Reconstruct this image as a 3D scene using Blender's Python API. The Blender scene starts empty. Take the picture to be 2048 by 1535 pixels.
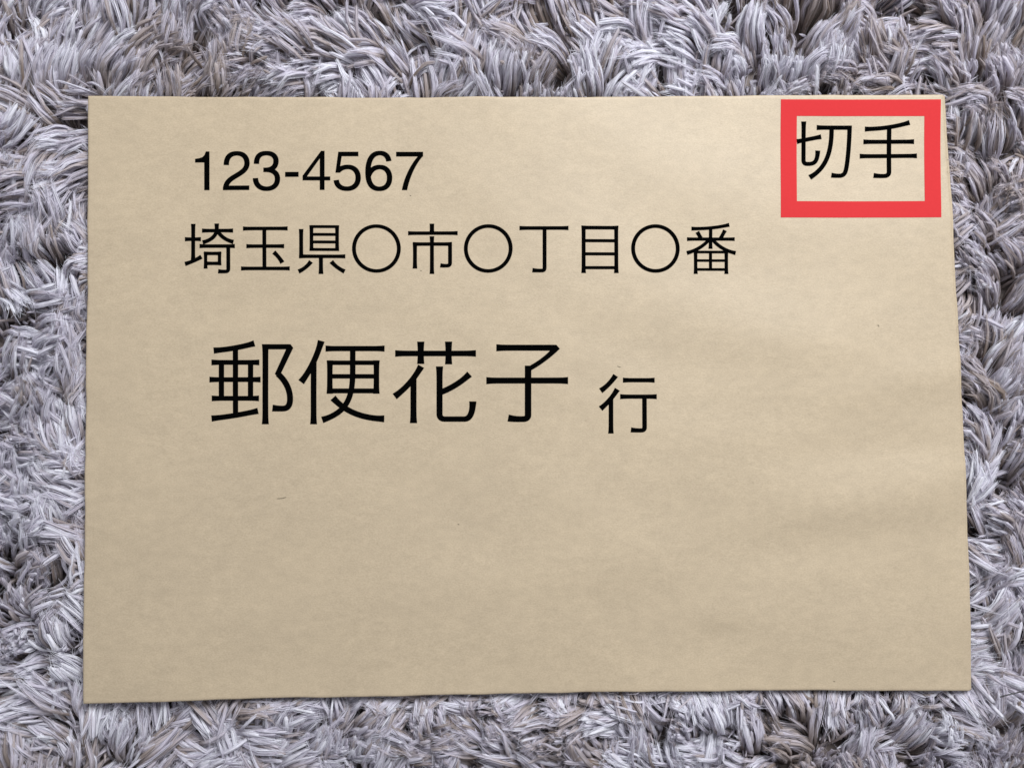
import bpy, math
import numpy as np
from mathutils import Vector, Euler
from mathutils.geometry import tessellate_polygon

R = math.radians
S = bpy.context.scene
COL = S.collection
rng = np.random.default_rng(11)

# ------------------------------------------------------------------ camera
ZT = 0.0170                     # height of the envelope's face above the rug backing
FPX = 1600.0                    # focal length in pixels of the 2048 x 1535 photograph
CAM = np.array([-0.0095, -0.0126, 0.3042 + ZT])
ROT = Euler((R(2.88), R(-0.82), R(-0.66)), 'XYZ')
cam = bpy.data.cameras.new('camera')
cam.sensor_width = 36.0
cam.lens = FPX / 2048 * 36.0
cam.clip_start = 0.01
cam.clip_end = 50
co = bpy.data.objects.new('camera', cam)
co.location = CAM
co.rotation_euler = ROT
COL.objects.link(co)
S.camera = co

# ------------------------------------------------------------------ light: one room, one big window beyond the top right
W = bpy.data.worlds.new('World')
S.world = W
W.use_nodes = True
bg = W.node_tree.nodes['Background']
bg.inputs[0].default_value = (0.92, 0.95, 1.0, 1)
bg.inputs[1].default_value = 0.40
def area(name, loc, target, sx, sy, power, col):
    l = bpy.data.lights.new(name, 'AREA')
    l.shape = 'RECTANGLE'
    l.size, l.size_y = sx, sy
    l.energy = power
    l.color = col
    o = bpy.data.objects.new(name, l)
    o.location = loc
    o.rotation_euler = (Vector(target) - Vector(loc)).to_track_quat('-Z', 'Y').to_euler()
    COL.objects.link(o)
    return o
area('window_light', (0.37, 0.66, 0.82), (0, 0, 0), 0.50, 0.52, 18.8, (0.95, 0.975, 1.0))
S.view_settings.view_transform = 'Standard'
S.view_settings.look = 'None'
S.view_settings.exposure = 0.0
S.view_settings.gamma = 1.0
S.render.engine = 'CYCLES'

# ------------------------------------------------------------------ helpers
RM = np.array(ROT.to_matrix())
def on_plane(px, py, z=ZT):
    """a pixel of the photograph -> the point where its ray meets the plane the envelope's face lies in"""
    px = np.asarray(px, float); py = np.asarray(py, float)
    d = np.stack([(px - 1024) / FPX, (767.5 - py) / FPX, -np.ones_like(px)], -1) @ RM.T
    t = (z - CAM[2]) / d[..., 2]
    return CAM[0] + d[..., 0] * t, CAM[1] + d[..., 1] * t

def make_obj(name, verts, faces, mat, parent=None, smooth=True):
    me = bpy.data.meshes.new(name)
    me.from_pydata([tuple(map(float, v)) for v in verts], [], [tuple(map(int, f)) for f in faces])
    me.materials.append(mat)
    if smooth:
        me.shade_smooth()
    me.update()
    o = bpy.data.objects.new(name, me)
    COL.objects.link(o)
    o.parent = parent
    return o

class NT:
    def __init__(self, name):
        self.m = bpy.data.materials.new(name)
        self.m.use_nodes = True
        self.t = self.m.node_tree
        self.b = self.t.nodes['Principled BSDF']
    def n(self, typ, **kw):
        nd = self.t.nodes.new(typ)
        for k, v in kw.items():
            if k in nd.inputs:
                nd.inputs[k].default_value = v
            else:
                setattr(nd, k, v)
        return nd
    def l(self, a, b):
        self.t.links.new(a, b)
    def ramp(self, fac, stops):
        r = self.n('ShaderNodeValToRGB')
        e = r.color_ramp.elements
        while len(e) < len(stops):
            e.new(0.5)
        for i, (p, c) in enumerate(stops):
            e[i].position = p
            e[i].color = (*c, 1) if len(c) == 3 else c
        self.l(fac, r.inputs[0])
        return r
    def mix(self, mode, fac, a, b):
        m = self.n('ShaderNodeMix', data_type='RGBA', blend_type=mode)
        for sock, v in ((m.inputs[0], fac), (m.inputs[6], a), (m.inputs[7], b)):
            if hasattr(v, 'links'):
                self.l(v, sock)
            else:
                sock.default_value = v
        return m.outputs[2]

# ------------------------------------------------------------------ materials
def mat_paper(name, tint):
    k = NT(name)
    tc = k.n('ShaderNodeTexCoord')
    mp = k.n('ShaderNodeMapping')
    mp.inputs['Scale'].default_value = (1, 1.7, 1)
    k.l(tc.outputs['Object'], mp.inputs[0])
    big = k.n('ShaderNodeTexNoise', Scale=28.0, Detail=4.0, Roughness=0.6)
    mid = k.n('ShaderNodeTexNoise', Scale=210.0, Detail=5.0, Roughness=0.62)
    fin = k.n('ShaderNodeTexNoise', Scale=1500.0, Detail=3.0, Roughness=0.6)
    for q in (big, mid, fin):
        k.l(mp.outputs[0], q.inputs['Vector'])
    c0 = k.ramp(mid.outputs[0], [(0.30, [c * .92 for c in tint]), (0.72, [min(1, c * 1.045) for c in tint])])
    c1 = k.ramp(big.outputs[0], [(0.33, (0.945, 0.94, 0.935)), (0.66, (1.0, 0.995, 0.985))])
    c2 = k.ramp(fin.outputs[0], [(0.28, (0.84, 0.83, 0.81)), (0.62, (1, 1, 1))])
    cc = k.mix('MULTIPLY', 1.0, c0.outputs[0], c1.outputs[0])
    cc = k.mix('MULTIPLY', 1.0, cc, c2.outputs[0])
    # sparse darker wood fibres in the pulp
    fm = k.n('ShaderNodeMapping')
    fm.inputs['Scale'].default_value = (230, 520, 1)
    fm.inputs['Rotation'].default_value = (0, 0, 0.35)
    k.l(tc.outputs['Object'], fm.inputs[0])
    vo = k.n('ShaderNodeTexVoronoi', Scale=1.0, Randomness=1.0)
    k.l(fm.outputs[0], vo.inputs['Vector'])
    near = k.ramp(vo.outputs['Distance'], [(0.03, (1, 1, 1)), (0.10, (0, 0, 0))])
    sep = k.n('ShaderNodeSeparateColor')
    k.l(vo.outputs['Color'], sep.inputs[0])
    few = k.ramp(sep.outputs[0], [(0.90, (0, 0, 0)), (0.97, (0.45, 0.45, 0.45))])
    fk = k.mix('MULTIPLY', 1.0, near.outputs[0], few.outputs[0])
    cc = k.mix('MIX', fk, cc, (0.22, 0.17, 0.11, 1))
    k.l(cc, k.b.inputs['Base Color'])
    k.b.inputs['Roughness'].default_value = 0.52
    k.b.inputs['Specular IOR Level'].default_value = 0.42
    bp = k.n('ShaderNodeBump', Strength=0.12, Distance=0.0004)
    ad = k.n('ShaderNodeMath', operation='ADD')
    k.l(mid.outputs[0], ad.inputs[0]); k.l(fin.outputs[0], ad.inputs[1])
    k.l(ad.outputs[0], bp.inputs['Height'])
    k.l(bp.outputs[0], k.b.inputs['Normal'])
    return k.m

def mat_ink(name, col, spec=0.0):
    k = NT(name)
    tc = k.n('ShaderNodeTexCoord')
    no = k.n('ShaderNodeTexNoise', Scale=900.0, Detail=3.0)
    k.l(tc.outputs['Object'], no.inputs['Vector'])
    r = k.ramp(no.outputs[0], [(0.3, [c * .96 for c in col]), (0.7, col)])
    k.l(r.outputs[0], k.b.inputs['Base Color'])
    k.b.inputs['Roughness'].default_value = 0.8
    k.b.inputs['Specular IOR Level'].default_value = spec
    return k.m

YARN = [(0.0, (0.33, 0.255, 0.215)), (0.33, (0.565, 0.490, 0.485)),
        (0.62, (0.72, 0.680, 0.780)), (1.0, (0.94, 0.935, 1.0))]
def mat_yarn():
    k = NT('microfibre_yarn')
    at = k.n('ShaderNodeAttribute', attribute_name='tone')
    uv = k.n('ShaderNodeUVMap', uv_map='strand')
    tc = k.n('ShaderNodeTexCoord')
    sep = k.n('ShaderNodeSeparateColor')
    k.l(at.outputs['Color'], sep.inputs[0])
    base = k.ramp(sep.outputs[0], YARN)
    mp = k.n('ShaderNodeMapping')
    mp.inputs['Scale'].default_value = (1.0, 1.0, 1.0)
    k.l(uv.outputs[0], mp.inputs[0])
    st = k.n('ShaderNodeTexNoise', Scale=1.0, Detail=4.0, Roughness=0.65, Distortion=0.6)
    k.l(mp.outputs[0], st.inputs['Vector'])
    c = k.ramp(st.outputs[0], [(0.30, (0.76, 0.74, 0.725)), (0.62, (1.0, 1.0, 1.0))])
    cc = k.mix('MULTIPLY', 1.0, base.outputs[0], c.outputs[0])
    k.l(cc, k.b.inputs['Base Color'])
    k.b.inputs['Roughness'].default_value = 0.62
    k.b.inputs['Specular IOR Level'].default_value = 0.35
    k.b.inputs['Sheen Weight'].default_value = 0.25
    k.b.inputs['Sheen Roughness'].default_value = 0.45
    k.b.inputs['Sheen Tint'].default_value = (0.9, 0.92, 1.0, 1)
    bp = k.n('ShaderNodeBump', Strength=0.75, Distance=0.0006)
    k.l(st.outputs[0], bp.inputs['Height'])
    k.l(bp.outputs[0], k.b.inputs['Normal'])
    # thin fibre bundles let part of the light through
    tr = k.n('ShaderNodeBsdfTranslucent')
    k.l(cc, tr.inputs['Color'])
    mx = k.n('ShaderNodeMixShader')
    mx.inputs[0].default_value = 0.30
    k.l(k.b.outputs[0], mx.inputs[1]); k.l(tr.outputs[0], mx.inputs[2])
    k.l(mx.outputs[0], k.t.nodes['Material Output'].inputs['Surface'])
    return k.m

def mat_fibre():
    k = NT('single_fibre')
    at = k.n('ShaderNodeAttribute', attribute_name='tone')
    sep = k.n('ShaderNodeSeparateColor')
    k.l(at.outputs['Color'], sep.inputs[0])
    base = k.ramp(sep.outputs[0], YARN)
    k.l(base.outputs[0], k.b.inputs['Base Color'])
    k.b.inputs['Roughness'].default_value = 0.55
    k.b.inputs['Specular IOR Level'].default_value = 0.35
    tr = k.n('ShaderNodeBsdfTranslucent')
    k.l(base.outputs[0], tr.inputs['Color'])
    mx = k.n('ShaderNodeMixShader')
    mx.inputs[0].default_value = 0.30
    k.l(k.b.outputs[0], mx.inputs[1]); k.l(tr.outputs[0], mx.inputs[2])
    k.l(mx.outputs[0], k.t.nodes['Material Output'].inputs['Surface'])
    return k.m

def mat_plain(name, a, b, scale, rough=0.8):
    k = NT(name)
    tc = k.n('ShaderNodeTexCoord')
    no = k.n('ShaderNodeTexNoise', Scale=scale, Detail=4.0)
    k.l(tc.outputs['Object'], no.inputs['Vector'])
    r = k.ramp(no.outputs[0], [(0.35, a), (0.65, b)])
    k.l(r.outputs[0], k.b.inputs['Base Color'])
    k.b.inputs['Roughness'].default_value = rough
    return k.m

M_PAPER = mat_paper('kraft_paper', (0.476, 0.384, 0.268))
M_BACK = mat_paper('kraft_paper_back', (0.476, 0.384, 0.268))
M_BLACK = mat_ink('black_print', (0.0015, 0.0015, 0.0015))
M_RED = mat_ink('red_print', (0.53, 0.037, 0.040))
M_YARN = mat_yarn()
M_FIBRE = mat_fibre()
S.cycles_curves.shape = 'RIBBONS'
M_BASE = mat_plain('rug_backing', (0.20, 0.16, 0.145), (0.30, 0.25, 0.23), 400)
M_HAIR = mat_plain('dark_hair', (0.006, 0.005, 0.005), (0.02, 0.015, 0.012), 300, 0.4)
M_FLECK = mat_plain('dark_fibre', (0.17, 0.135, 0.09), (0.23, 0.185, 0.125), 900)

# ------------------------------------------------------------------ envelope outline (from the photograph) and relief
EDGE_TOP = [(176, 192), (400, 192.6), (600, 193.4), (1100, 192.6), (1500, 190), (1700, 188.6), (1888, 188)]
EDGE_BOT = [(166, 1407), (380, 1401.5), (600, 1395.6), (900, 1390), (1200, 1384.5), (1600, 1382), (1943, 1383)]
EDGE_LEFT = [(176, 192), (174, 450), (172.3, 620), (168.5, 1000), (166.3, 1250), (166, 1407)]
EDGE_RIGHT = [(1888, 188), (1896, 300), (1906, 480), (1917, 690), (1927, 900), (1932, 1000), (1936.3, 1100), (1940.5, 1250), (1943, 1383)]
def edge_fn(pts):
    X, Y = on_plane([p[0] for p in pts], [p[1] for p in pts])
    s = np.concatenate([[0], np.cumsum(np.hypot(np.diff(X), np.diff(Y)))]); s /= s[-1]
    def f(t):
        # smooth interpolation of the traced points
        t = np.asarray(t, float)
        m = np.zeros((len(s), 2)); P = np.stack([X, Y], 1)
        m[1:-1] = (P[2:] - P[:-2]) / (s[2:] - s[:-2])[:, None]
        m[0] = (P[1] - P[0]) / (s[1] - s[0]); m[-1] = (P[-1] - P[-2]) / (s[-1] - s[-2])
        i = np.clip(np.searchsorted(s, t, side='right') - 1, 0, len(s) - 2)
        h = s[i + 1] - s[i]; u = ((t - s[i]) / h)[..., None]; h = h[..., None]
        return ((2*u**3 - 3*u**2 + 1) * P[i] + (u**3 - 2*u**2 + u) * h * m[i]
                + (-2*u**3 + 3*u**2) * P[i + 1] + (u**3 - u**2) * h * m[i + 1])
    return f
def wander(f, axis, ph):
    def g(t):
        t = np.asarray(t, float)
        p = f(t)
        k = np.sin(math.pi * t) ** .5 if t.ndim else float(np.sin(math.pi * t)) ** .5 if 0 < t < 1 else 0.0
        p[..., axis] += 0.00011 * k * (np.sin(31 * t + ph) + .7 * np.sin(73 * t + 2 * ph) + .5 * np.sin(139 * t + 3 * ph))
        return p
    return g
fT, fB, fL, fR = (wander(edge_fn(e), ax, ph) for e, ax, ph in ((EDGE_TOP, 1, .3), (EDGE_BOT, 1, 1.9), (EDGE_LEFT, 0, 4.1), (EDGE_RIGHT, 0, 2.7)))
tx = np.linspace(0, 1, 400)
LX, LY = fL(tx).T; RX, RY = fR(tx).T; TX, TY = fT(tx).T; BX, BY = fB(tx).T
def outside(x, y):
    """signed distance to the envelope's outline: > 0 outside"""
    xl = np.interp(y, LY[::-1], LX[::-1]); xr = np.interp(y, RY[::-1], RX[::-1])
    yt = np.interp(x, TX, TY); yb = np.interp(x, BX, BY)
    dx = np.maximum(xl - x, x - xr); dy = np.maximum(y - yt, yb - y)
    return np.where((dx > 0) & (dy > 0), np.hypot(dx, dy), np.maximum(dx, dy))

def relief(x, y):
    """gentle buckles of the paper lying on the soft pile (metres)"""
    x = np.asarray(x, float); y = np.asarray(y, float)
    h = 0.00035 * np.sin(23 * x + 11 * y + 0.6) * np.sin(17 * y - 9 * x + 1.1)
    h += 0.00032 * np.sin(61 * x - 24 * y + 2.0) * np.sin(38 * y + 13 * x)
    h += 0.00007 * np.sin(170 * x + 90 * y + 3 * np.sin(40 * y)) * np.sin(150 * y - 60 * x + 3 * np.sin(35 * x))
    h += 0.00020 * np.sin(120 * y + 20 * x + 4 * np.sin(14 * x)) * (0.35 + 0.65 / (1 + np.exp(-(x - 0.04) * 50)))
    def bump(px, py, sx, sy, a, rot=0.0):
        cx, cy = on_plane(px, py)
        c, s = math.cos(rot), math.sin(rot)
        u = (x - cx) * c + (y - cy) * s; v = -(x - cx) * s + (y - cy) * c
        return a * np.exp(-(u / sx) ** 2 - (v / sy) ** 2)
    h += bump(1447, 1266, .010, .008, -.0006) + bump(1440, 1238, .013, .006, .0005)
    h += bump(1760, 1000, .050, .010, .00062, .15) + bump(1700, 1080, .060, .008, -.00048, .1)
    h += bump(1740, 900, .045, .007, -.00045, .05) + bump(1830, 760, .030, .008, .0007, .2)
    h += bump(1925, 1020, .006, .016, -.0007) + bump(1930, 1345, .010, .010, -.0003)
    h += bump(420, 900, .06, .03, .0004, .4) + bump(250, 1350, .03, .02, .0006) + bump(700, 1330, .07, .012, -.0003)
    h += bump(1500, 650, .05, .012, .0006, -.2) + bump(1100, 1150, .08, .01, .0005, .12)
    return h

# ------------------------------------------------------------------ rug
rug = bpy.data.objects.new('shag_rug', None)
COL.objects.link(rug)
rug['label'] = 'lavender grey and taupe shaggy microfibre rug lying under the brown paper envelope'
rug['category'] = 'rug'

def noise2(x, y, seed, scale, octs=2):
    g = np.random.default_rng(seed)
    out = np.zeros_like(x); amp = 1.0; tot = 0.0
    for o in range(octs):
        T = g.standard_normal((64, 64))
        u = x / scale + 31.7; v = y / scale + 17.3
        i = np.floor(u).astype(int); j = np.floor(v).astype(int)
        fu = u - i; fv = v - j
        fu = fu * fu * (3 - 2 * fu); fv = fv * fv * (3 - 2 * fv)
        a = T[i % 64, j % 64]; b = T[(i + 1) % 64, j % 64]; c = T[i % 64, (j + 1) % 64]; d = T[(i + 1) % 64, (j + 1) % 64]
        out += amp * ((a * (1 - fu) + b * fu) * (1 - fv) + (c * (1 - fu) + d * fu) * fv)
        tot += amp; amp *= .5; scale *= .5
    return out / tot

def tubes(name, C, Rw, Rt, side, tone, K, NS, parent, uvk):
    """many yarn strands as one mesh. C: n x K x 3 centre lines, Rw / Rt: n x K half widths and half thicknesses"""
    n = len(C)
    T = np.gradient(C, axis=1)
    T /= np.linalg.norm(T, axis=2, keepdims=True) + 1e-12
    B = side[:, None, :] - (T * side[:, None, :]).sum(2, keepdims=True) * T
    B /= np.linalg.norm(B, axis=2, keepdims=True) + 1e-12
    N = np.cross(T, B)
    a = np.arange(NS) / NS * 2 * math.pi
    V = (C[:, :, None, :] + (Rw[:, :, None] * np.cos(a))[..., None] * B[:, :, None, :]
         + (Rt[:, :, None] * np.sin(a))[..., None] * N[:, :, None, :])
    V = V.reshape(-1, 3)
    k = np.arange(K - 1)[:, None]; s = np.arange(NS)[None, :]
    q = np.stack([k * NS + s, k * NS + (s + 1) % NS, (k + 1) * NS + (s + 1) % NS, (k + 1) * NS + s], -1).reshape(-1, 4)
    F = (np.arange(n)[:, None, None] * (K * NS) + q[None]).reshape(-1, 4)
    me = bpy.data.meshes.new(name)
    me.vertices.add(len(V)); me.vertices.foreach_set('co', V.astype(np.float32).ravel())
    me.loops.add(F.size); me.loops.foreach_set('vertex_index', F.astype(np.int32).ravel())
    me.polygons.add(len(F))
    me.polygons.foreach_set('loop_start', np.arange(0, F.size, 4, dtype=np.int32))
    me.update(calc_edges=True)
    me.polygons.foreach_set('use_smooth', np.ones(len(F), dtype=bool))
    ca = me.color_attributes.new('tone', 'FLOAT_COLOR', 'POINT')
    tc = np.zeros((n, K, NS, 4), np.float32)
    tc[..., 0] = tone[:, :, None]; tc[..., 3] = 1
    ca.data.foreach_set('color', tc.ravel())
    ul = me.uv_layers.new(name='strand')
    off = rng.uniform(0, 90, (n, 1, 1, 1))
    kk = np.broadcast_to(np.arange(K - 1)[None, :, None, None], (n, K - 1, NS, 4))
    ss = np.broadcast_to(np.arange(NS)[None, None, :, None], (n, K - 1, NS, 4))
    du = np.array([0, 1, 1, 0]); dv = np.array([0, 0, 1, 1])
    uu = (ss + du) / NS * uvk[0] + off
    vv = (kk + dv) / (K - 1) * uvk[1] + off * 1.7
    ul.data.foreach_set('uv', np.stack([uu, vv], -1).astype(np.float32).ravel())
    me.materials.append(M_YARN)
    o = bpy.data.objects.new(name, me)
    COL.objects.link(o)
    o.parent = parent
    o['kind'] = 'stuff'
    return o

def grow_pile():
    SP = 0.0083
    gx, gy = np.meshgrid(np.arange(-0.275, 0.275, SP), np.arange(-0.225, 0.225, SP))
    gx = gx.ravel() + rng.uniform(-.5, .5, gx.size) * SP; gy = gy.ravel() + rng.uniform(-.5, .5, gy.size) * SP
    keep = outside(gx, gy) > -0.016
    gx, gy = gx[keep], gy[keep]
    # lie of the pile: mostly along the picture's height, swirling from place to place
    n = len(gx)
    az = R(92) + 1.05 * noise2(gx, gy, 3, 0.055, 2) + rng.normal(0, .40, n)
    for sd, turn in ((14, R(85)), (15, R(-85)), (16, R(170))):
        az = az + turn * np.clip((noise2(gx, gy, sd, 0.050, 1) - .75) * 2.5, 0, 1)
    low = np.clip(0.60 + 0.48 * noise2(gx, gy, 5, 0.030, 2) + rng.normal(0, .14, n), 0, 1)   # 1 = swept flat, 0 = standing up
    # tufts squeezed out from under the envelope's rim
    ex, ey, ea = [], [], []
    for P, nrm in ((np.stack([BX, BY], 1), -90), (np.stack([LX, LY], 1), 180), (np.stack([RX, RY], 1), 0)):
        k = np.linspace(0, 399, int(np.hypot(*(P[-1] - P[0])) / 0.0095)).astype(int)
        inn = rng.uniform(.004, .011, len(k))
        ex += list(P[k, 0] - math.cos(R(nrm)) * inn); ey += list(P[k, 1] - math.sin(R(nrm)) * inn)
        ea += list(R(nrm) + rng.normal(0, .85, len(k)))
    gx = np.concatenate([gx, ex]); gy = np.concatenate([gy, ey]); az = np.concatenate([az, ea])
    low = np.concatenate([low, rng.uniform(.55, .95, len(ex))])
    n = len(gx)
    brown = np.clip(0.56 + 0.26 * noise2(gx, gy, 21, 0.045, 2) + rng.normal(0, .14, n), 0, 1)
    far = np.maximum(np.abs(gx + .01) - 0.222, np.abs(gy) - 0.173) > 0
    cnt = np.where(far, 8, np.where(outside(gx, gy) < -.008, 10, 25))
    ci = np.repeat(np.arange(n), cnt)
    m = len(ci)
    K = 8
    t = np.linspace(0, 1, K)
    # the axis of each tuft: rises from its stitch and bends over
    Lc = rng.normal(0.0210, 0.0032, n)
    e0 = R(84) - R(20) * low + rng.normal(0, R(5), n)
    e1 = R(58) - R(74) * low + rng.normal(0, R(10), n)
    curl = rng.normal(0, .60, n)
    tip_pinch = np.where(rng.random(n) < .55, rng.uniform(.45, .8, n), rng.uniform(.85, 1.25, n))
    # place of each strand in the tuft's cross-section
    ra = np.sqrt(rng.random(m)); th = rng.uniform(0, 2 * math.pi, m)
    u = ra * np.cos(th); v = ra * np.sin(th)
    L = Lc[ci] * (1.03 - .16 * u ** 2 + rng.normal(0, .055, m)) * np.where(rng.random(m) < .05, 1.12, 1)
    stray = rng.random(m) < .035
    el = (e0[ci] + rng.normal(0, R(4), m))[:, None] + ((e1 - e0)[ci] + rng.normal(0, R(6), m) + np.where(stray, rng.normal(0, R(22), m), 0))[:, None] * t[None] ** .85
    aa = (az[ci] + rng.normal(0, .07, m) + np.where(stray, rng.normal(0, .55, m), 0))[:, None] + (curl[ci] + rng.normal(0, .13, m))[:, None] * t[None] ** 1.4
    step = (L / (K - 1))[:, None]
    d = np.stack([np.cos(el) * np.cos(aa), np.cos(el) * np.sin(aa), np.sin(el)], -1) * step[..., None]
    C = np.zeros((m, K, 3))
    C[:, 0] = np.stack([gx[ci], gy[ci], np.full(m, 0.0012)], 1)
    C[:, 1:] = C[:, :1] + np.cumsum((d[:, :-1] + d[:, 1:]) * .5, axis=1)
    # spread across the tuft: tight at the stitch, full in the belly, drawn in again at the tip
    wid = np.interp(t, [0, .35, .7, 1], [.0020, .0056, .0068, .0066])[None] * (1 + (tip_pinch[ci] - 1)[:, None] * np.interp(t, [0, .55, 1], [0, 0, 1])[None])
    thk = np.interp(t, [0, .35, .7, 1], [.0020, .0032, .0034, .0022])[None]
    sx = -np.sin(aa); sy = np.cos(aa)
    nx_, ny_, nz_ = -np.sin(el) * np.cos(aa), -np.sin(el) * np.sin(aa), np.cos(el)
    C[..., 0] += sx * u[:, None] * wid + nx_ * v[:, None] * thk
    C[..., 1] += sy * u[:, None] * wid + ny_ * v[:, None] * thk
    C[..., 2] += nz_ * v[:, None] * thk
    # yarn is never straight: each strand meanders a little
    ph = rng.uniform(0, 6.28, (m, 1, 3)); fr = rng.uniform(4.0, 9.0, (m, 1, 3))
    C += np.sin(ph + fr * t[None, :, None]) * rng.uniform(.00012, .00075, (m, 1, 3)) * np.interp(t, [0, .3, 1], [0, .6, 1])[None, :, None]
    # pressed down by the envelope and just beside it
    o = outside(C[..., 0], C[..., 1])
    lim = (ZT - 0.0056) + np.clip(o, 0, None) * 1.0
    z = C[..., 2]
    C[..., 2] = np.where(z > lim, lim - 0.0006 * np.tanh((z - lim) / 0.003), z)
    C[..., 2] = np.where(C[..., 2] > .0195, .0195 + (C[..., 2] - .0195) * .3, C[..., 2])
    C[..., 2] = np.maximum(C[..., 2], 0.0010)
    w = rng.uniform(0.00046, 0.00088, m) * np.where(far, 1.35, rng.uniform(.85, 1.2, n))[ci] * np.where(rng.random(m) < .10, 1.22, 1)
    flat = rng.uniform(.62, .92, m)
    blunt = np.where(rng.random(m) < .72, rng.uniform(.6, .95, m), rng.uniform(.12, .4, m))
    prof = np.interp(t, [0, .15, .55, .80, 1], [.75, .9, 1.0, 1.0, .9])[None] * np.ones((m, 1))
    prof[:, -1] *= .05
    prof[:, -2] *= .35 + .50 * blunt
    prof[:, -3] *= .70 + .28 * blunt
    # blunt strands carry their last ring close to the end, so they finish as a rounded stub
    k = (blunt > .5)[:, None]
    C[:, -2] = np.where(k, C[:, -1] * .62 + C[:, -2] * .38, C[:, -2])
    prof = prof * (1 + rng.normal(0, .11, prof.shape))
    Rw = w[:, None] * prof
    Rt = Rw * flat[:, None]
    side = np.stack([-np.sin(aa[:, 4]), np.cos(aa[:, 4]), rng.normal(0, .3, m)], 1)
    # taupe at the stitch, lavender white towards the tip, every strand a little different
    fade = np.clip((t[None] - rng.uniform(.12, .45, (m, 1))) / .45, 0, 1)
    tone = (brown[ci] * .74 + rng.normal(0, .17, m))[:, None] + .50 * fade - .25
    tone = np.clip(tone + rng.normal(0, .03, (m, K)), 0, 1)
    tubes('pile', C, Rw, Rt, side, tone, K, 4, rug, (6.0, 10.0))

    # short under-pile between the tufts
    g2 = 11500
    ux = rng.uniform(-.275, .275, g2); uy = rng.uniform(-.225, .225, g2)
    kp = outside(ux, uy) > -.02
    ux, uy = ux[kp], uy[kp]; g2 = len(ux)
    ua = rng.uniform(0, 6.28, g2); ul_ = rng.uniform(.006, .0130, g2)
    ss = np.linspace(0, 1, 4)
    le = rng.uniform(.2, .8, g2)
    Cu = np.stack([ux[:, None] + np.cos(ua)[:, None] * ul_[:, None] * le[:, None] * ss ** 1.5,
                   uy[:, None] + np.sin(ua)[:, None] * ul_[:, None] * le[:, None] * ss ** 1.5,
                   .001 + ul_[:, None] * np.sqrt(1 - (le[:, None] * .9) ** 2) * ss], -1)
    wu = rng.uniform(.0006, .0010, g2)[:, None] * np.array([.9, 1, .95, .25])
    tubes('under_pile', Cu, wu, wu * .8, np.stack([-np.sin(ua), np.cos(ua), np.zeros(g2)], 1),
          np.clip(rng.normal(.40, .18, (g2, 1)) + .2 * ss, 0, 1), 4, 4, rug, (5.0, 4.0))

    # the fine fibres each strand is spun from: a soft nap round the yarn and wisps past its tip
    NF_ = 5
    near = np.where(~far[ci] & (outside(C[:, -1, 0], C[:, -1, 1]) > -.002))[0]
    f = np.repeat(near, NF_)
    q = len(f)
    Cf = C[f]
    T = np.gradient(Cf, axis=1); T /= np.linalg.norm(T, axis=2, keepdims=True) + 1e-12
    sd = side[f][:, None, :]
    B = sd - (T * sd).sum(2, keepdims=True) * T; B /= np.linalg.norm(B, axis=2, keepdims=True) + 1e-12
    N = np.cross(T, B)
    phi = rng.uniform(0, 2 * math.pi, (q, 1)) + rng.normal(0, 1.6, (q, 1)) * t[None]
    fl = np.interp(t, [0, .6, 1], [.95, 1.0, 1.2])[None] + rng.gamma(1.2, .08, (q, 1)) * np.interp(t, [0, .5, 1], [.2, .7, 1.3])[None]
    rr = w[f][:, None] * np.interp(t, [0, .55, .85, 1], [.8, 1, .92, .40])[None]
    Cf = Cf + (rr * fl * np.cos(phi))[..., None] * B + (rr * flat[f][:, None] * fl * np.sin(phi))[..., None] * N
    ext = np.where(rng.random(q) < .3, rng.uniform(.0008, .0042, q), rng.uniform(-.0012, .0009, q))
    Cf[:, -1] += T[:, -1] * ext[:, None] + rng.normal(0, .00032, (q, 3)) * (1 + 2 * (ext > .0009))[:, None]
    Cf[:, 1:-1] += rng.normal(0, .00008, (q, K - 2, 3))
    ins = outside(Cf[..., 0], Cf[..., 1])
    lap = (ins.min(1) > -.0009) & ((ins < 0).sum(1) <= 1) & (rng.random(q) < .06)                     # a few lap over the paper's rim
    Cf[..., 2] = np.where(ins < .0004, np.where(lap[:, None], ZT + .0005 + rng.uniform(0, .0006, (q, 1)), np.minimum(Cf[..., 2], ZT - .0030)), Cf[..., 2])
    s0 = 2                                                               # the buried foot of the yarn needs no nap
    Cf = Cf[:, s0:]; K2 = K - s0
    hc = bpy.data.hair_curves.new('yarn_fibres')
    hc.add_curves([K2] * q)
    hc.points.foreach_set('position', Cf.astype(np.float32).ravel())
    ra_ = hc.attributes.get('radius') or hc.attributes.new('radius', 'FLOAT', 'POINT')
    rad = rng.uniform(.00003, .00009, (q, 1)) * np.interp(np.linspace(0, 1, K2), [0, .7, 1], [1, 1, .35])[None]
    ra_.data.foreach_set('value', rad.astype(np.float32).ravel())
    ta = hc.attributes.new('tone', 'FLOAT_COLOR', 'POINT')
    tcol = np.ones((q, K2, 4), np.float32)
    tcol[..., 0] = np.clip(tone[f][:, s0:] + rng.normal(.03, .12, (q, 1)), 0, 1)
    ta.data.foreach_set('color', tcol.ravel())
    hc.materials.append(M_FIBRE)
    ho = bpy.data.objects.new('yarn_fibres', hc)
    COL.objects.link(ho)
    ho.parent = rug
    ho['kind'] = 'stuff'
grow_pile()

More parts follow.
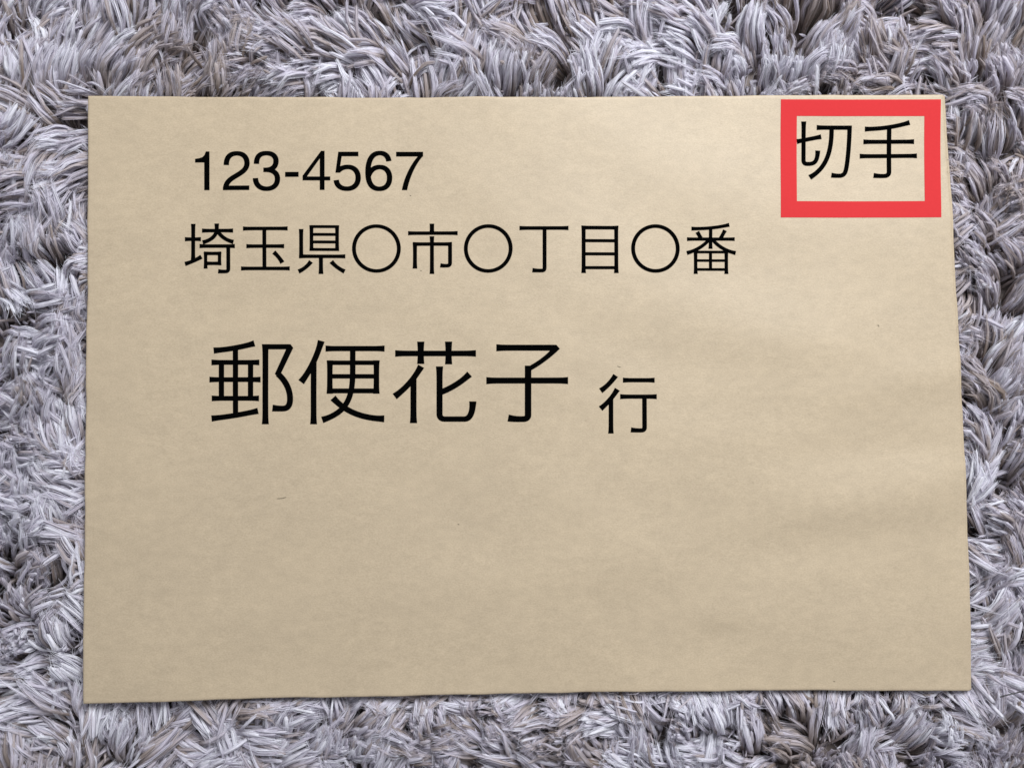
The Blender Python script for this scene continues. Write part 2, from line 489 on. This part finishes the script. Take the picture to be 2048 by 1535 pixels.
def backing():
    nx, ny = 60, 50
    X, Y = np.meshgrid(np.linspace(-.31, .31, nx), np.linspace(-.26, .26, ny))
    Z = 0.0014 + 0.0003 * np.sin(X * 900) * np.sin(Y * 900)
    v = [(x, y, z) for x, y, z in zip(X.ravel(), Y.ravel(), Z.ravel())]
    f = [(j * nx + i, j * nx + i + 1, (j + 1) * nx + i + 1, (j + 1) * nx + i) for j in range(ny - 1) for i in range(nx - 1)]
    o = make_obj('backing', v, f, M_BASE, rug)
    s = o.modifiers.new('thickness', 'SOLIDIFY'); s.thickness = 0.003; s.offset = -1
backing()

# ------------------------------------------------------------------ envelope
env = bpy.data.objects.new('paper_envelope', None)
COL.objects.link(env)
env['label'] = 'brown kraft paper envelope with black address lettering and red stamp box on the rug'
env['category'] = 'envelope'

def coons(U, V):
    T = fT(U); B = fB(U); Lf = fL(V); Rt = fR(V)
    u = U[..., None]; v = V[..., None]
    c00, c10, c01, c11 = fT(np.array(0.)), fT(np.array(1.)), fB(np.array(0.)), fB(np.array(1.))
    return (1 - v) * T + v * B + (1 - u) * Lf + u * Rt - ((1-u)*(1-v)*c00 + u*(1-v)*c10 + (1-u)*v*c01 + u*v*c11)

def sheet(name, mat, ztop, thick, nx, ny, roll, grow_right=0.0, conform=1.0, inset=0.0, corner=None):
    """a paper panel: a buckled face whose folded edges roll down"""
    def spaced(n):
        a = np.linspace(0, 1, n)
        e = np.array([0.0012, 0.003, 0.006])
        return np.unique(np.concatenate([a, e, 1 - e]))
    us, vs = spaced(nx), spaced(ny)
    U, V = np.meshgrid(us, vs)
    P = coons(U, V)
    if grow_right or inset:
        cx, cy = P[..., 0].mean(), P[..., 1].mean()
        P[..., 0] += grow_right * U - inset * (2 * U - 1)
        P[..., 1] += inset * (2 * V - 1)
    X, Y = P[..., 0], P[..., 1]
    d = np.minimum(np.minimum(U * .334, (1 - U) * .334), np.minimum(V * .23, (1 - V) * .23))
    dz = np.where(d < roll, roll - np.sqrt(np.maximum(0, roll**2 - (roll - np.minimum(d, roll))**2)), 0)
    Z = ztop + relief(X, Y) * conform - dz
    h, wd = X.shape
    top = np.stack([X, Y, Z], -1).reshape(-1, 3)
    bot = top.copy(); bot[:, 2] -= thick
    v = np.concatenate([top, bot]); N0 = len(top)
    f = []
    for j in range(h - 1):
        for i in range(wd - 1):
            a, b, c, e = j*wd+i, j*wd+i+1, (j+1)*wd+i+1, (j+1)*wd+i
            f.append((a, e, c, b)); f.append((a+N0, b+N0, c+N0, e+N0))
    rim = ([(0, i) for i in range(wd)] + [(j, wd-1) for j in range(1, h)] + [(h-1, i) for i in range(wd-2, -1, -1)]
           + [(j, 0) for j in range(h-2, 0, -1)])
    r = [j*wd+i for j, i in rim]
    for a, b in zip(r, r[1:] + r[:1]):
        f.append((a, b, b+N0, a+N0))
    return make_obj(name, v, f, mat, env)
sheet('back_panel', M_BACK, ZT - 0.00125, 0.00028, 90, 60, 0.0004, grow_right=0.0012)
sheet('front_panel', M_PAPER, ZT, 0.00030, 190, 130, 0.0007)

# ------------------------------------------------------------------ printing on the envelope
class Print:
    """strokes given in pixels of an enlarged crop: crop origin (ox, oy), enlargement s; laid on the paper as a skin of ink"""
    LIFT = 0.00007
    def __init__(self):
        self.v = []; self.f = []; self.crop = (0, 0, 1.0); self.w = (24, 27)
    def at(self, ox, oy, s, wh, wv):
        self.crop = (ox, oy, s); self.w = (wh, wv); return self
    def _put(self, pts):
        p = np.asarray(pts, float); ox, oy, s = self.crop
        x, y = on_plane(ox + p[:, 0] / s, oy + p[:, 1] / s)
        z = ZT + relief(x, y) + self.LIFT
        i0 = len(self.v)
        self.v += list(zip(x, y, z))
        return i0
    def poly(self, pts):
        i0 = self._put(pts)
        for tri in tessellate_polygon([[Vector((a, b, 0)) for a, b in pts]]):
            self.f.append(tuple(i0 + k for k in tri))
        return self
    def rect(self, x0, y0, x1, y1, step=40):
        nx = max(1, int(abs(x1 - x0) / step)); ny = max(1, int(abs(y1 - y0) / step))
        X, Y = np.meshgrid(np.linspace(x0, x1, nx + 1), np.linspace(y0, y1, ny + 1))
        i0 = self._put(np.stack([X.ravel(), Y.ravel()], 1))
        for j in range(ny):
            for i in range(nx):
                a = i0 + j * (nx + 1) + i
                self.f.append((a, a + nx + 1, a + nx + 2, a + 1))
        return self
    def stroke(self, start, *segs, w=None, flare=(1, 1), closed=False):
        """segs: (x, y) straight, (cx, cy, x, y) quadratic, (c1x, c1y, c2x, c2y, x, y) cubic"""
        wh, wv = self.w if w is None else (w if isinstance(w, tuple) else (w, w))
        pts = [np.array(start, float)]
        for g in segs:
            p0 = pts[-1]
            g = np.array(g, float).reshape(-1, 2)
            if len(g) == 1:
                n = max(2, int(np.hypot(*(g[0] - p0)) / 14))
                for t in np.linspace(0, 1, n + 1)[1:]:
                    pts.append(p0 + (g[0] - p0) * t)
            else:
                for t in np.linspace(0, 1, 21)[1:]:
                    if len(g) == 2:
                        pts.append((1-t)**2 * p0 + 2*t*(1-t) * g[0] + t*t * g[1])
                    else:
                        pts.append((1-t)**3 * p0 + 3*t*(1-t)**2 * g[0] + 3*t*t*(1-t) * g[1] + t**3 * g[2])
        P = np.array(pts)
        keep = np.concatenate([[True], np.hypot(*np.diff(P, axis=0).T) > 1e-6]); P = P[keep]
        if closed: P = P[:-1]
        n = len(P)
        seg = (np.roll(P, -1, 0) - P) if closed else np.diff(P, axis=0)
        seg = seg / np.hypot(seg[:, 0], seg[:, 1])[:, None]
        dp = np.roll(seg, 1, 0) if closed else np.concatenate([seg[:1], seg])
        dn = seg if closed else np.concatenate([seg, seg[-1:]])
        tg = dp + dn; tg /= np.hypot(tg[:, 0], tg[:, 1])[:, None]
        cosb = np.clip((tg * dn).sum(1), .45, 1)
        wid = 1.04 * (wh + (wv - wh) * np.abs(tg[:, 1]))
        if not closed:
            s = np.concatenate([[0], np.cumsum(np.hypot(*np.diff(P, axis=0).T))])
            W0 = max(wh, wv)
            for end, dist in zip(flare, (s, s[-1] - s)):
                wid = wid * (1 + end * .20 * np.exp(-(dist / (W0 * .8)) ** 1.3))
        nv = np.stack([-tg[:, 1], tg[:, 0]], 1) * (wid / 2 / cosb)[:, None]
        i0 = self._put(np.concatenate([P + nv, P - nv]))
        for i in range(n if closed else n - 1):
            j = (i + 1) % n
            self.f.append((i0 + i, i0 + j, i0 + n + j, i0 + n + i))
        return self
    def hv(self, *lines, w=None):
        for x0, y0, x1, y1 in lines:
            self.stroke((x0, y0), (x1, y1), w=w)
        return self
    def ring(self, cx, cy, r):
        a = np.linspace(0, 2 * math.pi, 97)
        self.stroke((cx + r, cy), *[(cx + r * math.cos(q), cy + r * math.sin(q)) for q in a[1:]], closed=True)
        return self
    def build(self, name, mat, parent, label=None):
        # faces all look up
        V = np.array(self.v)
        F = []
        for f in self.f:
            p = V[list(f)]
            nz = np.cross(p[1] - p[0], p[2] - p[0])[2]
            F.append(f if nz > 0 else f[::-1])
        o = make_obj(name, V, F, mat, parent, smooth=False)
        if label: o['label'] = label
        return o

def bez(p0, c1, c2, p1, n=12):
    p0, c1, c2, p1 = map(np.array, (p0, c1, c2, p1))
    return [tuple((1-t)**3*p0 + 3*t*(1-t)**2*c1 + 3*t*t*(1-t)*c2 + t**3*p1) for t in np.linspace(0, 1, n)]

NF = dict(flare=(0, 0))
# 123-4567
p = Print().at(360, 280, 3.938, 34, 41)
p.poly([(118, 177), (118, 148), (150, 143), (175, 135), (192, 118), (203, 90), (232, 90), (232, 395), (190, 395), (190, 177)])
p.stroke((364, 197), (364, 135, 395, 105, 447, 105), (500, 105, 528, 138, 528, 183), (528, 228, 492, 252, 450, 277),
         (405, 303, 362, 325, 358, 385), **NF)
p.poly([(337, 395), (341, 359), (547, 359), (547, 395)])
p.stroke((603, 189), (603, 130, 630, 105, 682, 105), (730, 105, 757, 130, 757, 167), (757, 215, 722, 236, 675, 236), (657, 236), **NF)
p.stroke((665, 236), (735, 233, 769, 262, 769, 307), (769, 355, 735, 385, 683, 385), (630, 385, 597, 352, 595, 301), **NF)
p.rect(829, 253, 936, 292)
p.poly([(1102, 102), (1113, 87), (1140, 87), (1140, 395), (1102, 395)])
p.rect(967, 289, 1185, 320)
p.poly([(967, 290), (967, 283), (1112, 87), (1125, 87), (1102, 148), (1001, 290)])
p.rect(1247, 94, 1406, 130)
p.poly([(1247, 94), (1281, 94), (1275, 130), (1262, 216), (1258, 259), (1225, 259)])
p.stroke((1246, 246), (1268, 222, 1296, 214, 1322, 214), (1375, 214, 1404, 250, 1404, 298), (1404, 350, 1370, 385, 1316, 385),
         (1268, 385, 1236, 362, 1232, 317), **NF)
p.stroke((1645, 168), (1640, 125, 1612, 104, 1575, 104), (1510, 104, 1481, 165, 1481, 255), (1481, 340, 1510, 385, 1570, 385),
         (1622, 385, 1651, 350, 1651, 298), (1651, 245, 1620, 214, 1573, 214), (1530, 214, 1500, 240, 1484, 285), **NF)
p.rect(1702, 94, 1915, 131)
p.poly([(1872, 130), (1915, 94)] + bez((1915, 127), (1860, 185), (1810, 290), (1789, 395)) + bez((1747, 395), (1765, 290), (1820, 190), (1872, 131)))
p.build('postal_code', M_BLACK, env, 'black printed digits reading 123-4567')

# the address line
p = Print().at(360, 430, 3.531, 24, 27)
p.hv((93, 62, 93, 318), (34, 170, 148, 170)).stroke((35, 345), (95, 328, 152, 294))
p.hv((155, 110, 376, 110)).stroke((260, 60), (260, 105), (256, 145, 222, 178, 160, 193)).stroke((266, 112), (300, 172, 378, 190), flare=(0, 1))
p.hv((138, 219, 388, 219)).stroke((341, 222), (341, 378), (341, 398, 320, 398), (292, 399, 269, 396), flare=(0, 1))
p.hv((181, 262, 181, 378), (170, 271, 291, 271), (279, 263, 279, 352), (183, 341, 291, 341), w=(23, 23))
p.hv((445, 96, 762, 96), (469, 220, 737, 220), (431, 377, 776, 377)).stroke((597, 98), (597, 375), flare=(0, 0))
p.stroke((663, 262), (700, 295, 724, 337))
p.hv((930, 74, 930, 254), (1110, 74, 1110, 254), w=25)
for y in (83, 138, 191, 244):
    p.stroke((920, y), (1120, y), w=20, flare=(0, 0))
p.hv((857, 100, 857, 304), (845, 292, 1168, 292))
p.stroke((996, 300), (996, 416), flare=(0, 1), w=28).stroke((926, 328), (893, 375, 838, 399)).stroke((1069, 328), (1105, 372, 1163, 399))
p.ring(1387, 236, 158)
p.hv((1779, 60, 1779, 120), (1610, 127, 1961, 127)).hv((1779, 149, 1779, 415), (1645, 204, 1921, 204), (1659, 194, 1659, 377))
p.stroke((1907, 196), (1907, 335), (1907, 357, 1885, 357), (1860, 358, 1838, 354), flare=(0, 1))
p.at(900, 430, 3.4133, 24, 26)
p.ring(261, 229, 153)
p.hv((474, 91, 808, 91)).stroke((645, 95), (645, 362), (645, 381, 626, 381), (592, 382, 562, 378), flare=(0, 1))
p.hv((911, 75, 911, 398), (1134, 75, 1134, 398), (897, 88, 1148, 88))
for y in (177, 267, 361):
    p.stroke((911, y), (1134, y), w=21, flare=(0, 0))
p.ring(1402, 229, 153)
p.stroke((1648, 93), (1790, 96, 1906, 67), w=22).stroke((1779, 90), (1779, 230), flare=(0, 1), w=23)
p.stroke((1688, 115), (1712, 158), w=23).stroke((1877, 104), (1849, 158), w=23).hv((1618, 164, 1944, 164), w=21)
p.stroke((1770, 166), (1715, 232, 1617, 259), w=23, flare=(0, 1)).stroke((1792, 166), (1850, 237, 1951, 259), w=23, flare=(0, 1))
p.hv((1677, 244, 1677, 402), (1887, 244, 1887, 402), w=23)
for y, h in ((252, 18), (310, 17), (371, 18)):
    p.stroke((1677, y), (1887, y), w=h, flare=(0, 0))
p.stroke((1779, 252), (1779, 371), w=21, flare=(0, 0))
p.build('address_line', M_BLACK, env, 'black printed Japanese address line with three open circles')

# the name
p = Print().at(400, 660, 5.12, 47, 53)
p.stroke((138, 208), (370, 190, 556, 134), w=52).stroke((361, 190), (361, 860), flare=(0, 0))
p.hv((115, 329, 606, 329), (95, 505, 619, 505), (118, 697, 603, 697))
p.stroke((217, 335), (217, 690), flare=(0, 0)).stroke((516, 335), (516, 690), flare=(0, 0))
p.stroke((116, 903), (350, 880, 593, 825), w=52)
p.stroke((668, 142), (668, 962), w=58)
p.stroke((645, 169), (916, 169), flare=(0, 0), w=51)
p.poly([(880, 195), (905, 143), (926, 143), (955, 180), (828, 442), (795, 475), (764, 447)])
p.stroke((796, 446), (880, 520, 922, 610, 922, 700), (922, 782, 890, 802, 840, 802), (790, 802, 740, 796), flare=(0, 1), w=(56, 60))
p.stroke((1241, 109), (1200, 262, 1130, 410, 1036, 531), w=58).stroke((1164, 320), (1164, 962), flare=(0, 1), w=57)
p.hv((1285, 188, 1890, 188), w=51)
p.stroke((1564, 190), (1564, 440), (1564, 700, 1500, 842, 1252, 918), w=55, flare=(0, 1))
p.hv((1330, 308, 1330, 650), (1807, 308, 1807, 650), w=54)
for y, h in ((333, 44), (472, 44), (621, 48)):
    p.stroke((1320, y), (1818, y), w=h, flare=(0, 0))
p.stroke((1363, 692), (1500, 850, 1700, 905, 1888, 906), w=57)
p.at(770, 660, 3.593, 38, 42)
p.hv((73, 167, 654, 167), (257, 82, 257, 242), (457, 82, 457, 245))
p.stroke((260, 259), (215, 340, 160, 410, 70, 476), w=40).stroke((205, 350), (205, 667), flare=(0, 1), w=42)
p.stroke((392, 260), (392, 600), (392, 638, 432, 638), (570, 638), (630, 637, 631, 511), w=(37, 42))
p.stroke((608, 315), (520, 400, 400, 446), w=40, flare=(1, 0))
p.stroke((800, 127), (1215, 127), w=41, flare=(1, 0))
p.poly([(1185, 147), (1205, 107), (1231, 106), (1256, 134)] + bez((1256, 134), (1180, 210), (1100, 262), (1045, 292))
       + bez((1020, 266), (1075, 238), (1140, 195), (1185, 147)))
p.stroke((1028, 255), (1028, 606), (1028, 638, 990, 638), (935, 640, 885, 630), flare=(0, 1), w=(40, 45))
p.hv((728, 362, 1315, 362), w=41)
p.build('recipient_name', M_BLACK, env, 'large black printed Japanese name of four characters')
p = Print().at(770, 660, 3.593, 29, 32)
p.stroke((1657, 325), (1610, 395, 1549, 435), w=33).stroke((1669, 424), (1620, 507, 1548, 563), w=33)
p.stroke((1623, 492), (1623, 742), flare=(0, 1), w=32)
p.hv((1709, 359, 1938, 359), (1689, 477, 1953, 477))
p.stroke((1864, 480), (1864, 698), (1864, 719, 1840, 719), (1800, 720, 1766, 715), flare=(0, 1))
p.build('name_suffix', M_BLACK, env, 'smaller black printed character after the name')

# the red stamp box and the word in it
p = Print().at(1500, 150, 4.452, 36, 38)
p.rect(274, 218, 1700, 364).rect(274, 1122, 1700, 1268).rect(274, 364, 419, 1122).rect(1556, 364, 1700, 1122)
box = p.build('stamp_box', M_RED, env, 'thick red printed square frame in the corner')
p = Print().at(1500, 150, 4.452, 35, 37)
p.stroke((481, 412), (481, 755), (481, 787, 512, 788), (582, 790, 606, 768, 610, 668)).stroke((420, 590), (640, 545), w=35)
p.stroke((598, 465), (905, 465), w=36, flare=(1, 0)).stroke((732, 470), (736, 690, 680, 828, 536, 909), w=39, flare=(0, 1))
p.stroke((892, 447), (893, 610, 878, 760, 864, 830), (853, 880, 835, 893, 795, 893), (760, 893, 730, 887), flare=(.4, 1), w=(36, 38))
p.stroke((1028, 478), (1250, 475, 1426, 420), w=36).hv((1017, 590, 1467, 590), (985, 717, 1492, 717))
p.stroke((1245, 470), (1245, 856), (1245, 894, 1200, 895), (1155, 896, 1108, 889), flare=(0, 1), w=(36, 39))
p.build('stamp_word', M_BLACK, box, 'black printed word of two characters inside the red box')

# small dark bits of bark and fibre caught in the paper's surface
def fleck(px, py, length, ang, wpx=1.6):
    n = 5
    a = np.linspace(-.5, .5, n) * length
    bendy = 0.04 * length * np.cos(np.linspace(-1.5, 1.5, n))
    cx = px + a * math.cos(ang) - bendy * math.sin(ang); cy = py + a * math.sin(ang) + bendy * math.cos(ang)
    pr = Print().at(0, 0, 1.0, wpx, wpx)
    pr.LIFT = 0.00006
    pr.stroke((cx[0], cy[0]), *zip(cx[1:], cy[1:]), w=wpx, flare=(-2, -2))
    pr.build('fleck', M_FLECK, env)
for q in ((563, 995, 19, -.15, 1.7), (917, 1048, 3.5, .5, 2.6), (1757, 651, 5, 1.0, 2.6), (1238, 733, 7, .3, 1.6),
          (842, 541, 3, 0, 2.2), (821, 391, 3, .4, 2.2), (1669, 1362, 3.5, .3, 2.4)):
    fleck(*q)

# ------------------------------------------------------------------ dark hairs fallen on the rug
def hair(pts, zs, label):
    P = np.array([(*on_plane(a, b, z), z) for (a, b), z in zip(pts, zs)], float)
    t = np.linspace(0, 1, 24); s = np.linspace(0, 1, len(P))
    C = np.stack([np.interp(t, s, P[:, k]) for k in range(3)], 1)
    for _ in range(3):
        C[1:-1] = .25 * C[:-2] + .5 * C[1:-1] + .25 * C[2:]
    T = np.gradient(C, axis=0); T /= np.linalg.norm(T, axis=1)[:, None]
    B = np.cross(T, [0, 0, 1.]); B /= np.linalg.norm(B, axis=1)[:, None]; N = np.cross(B, T)
    r = 0.00023
    v = []; f = []
    for i in range(len(C)):
        for k in range(5):
            a = k / 5 * 2 * math.pi
            v.append(C[i] + r * (math.cos(a) * B[i] + math.sin(a) * N[i]))
    for i in range(len(C) - 1):
        for k in range(5):
            f.append((i*5+k, i*5+(k+1) % 5, (i+1)*5+(k+1) % 5, (i+1)*5+k))
    o = make_obj('hair', v, f, M_HAIR)
    o['label'] = label
    o['category'] = 'hair'
hair([(1656, 1372), (1651, 1405), (1644, 1440), (1635, 1480), (1629, 1506)], [.0128, .0205, .0226, .0226, .0212],
     'long straight dark hair coming out from under the envelope onto the rug')
hair([(2000, 1393), (2018, 1388), (2035, 1384), (2062, 1378)], [.0222, .0228, .0228, .0222],
     'short dark hair lying on the rug beside the envelope corner, apart from its edge')
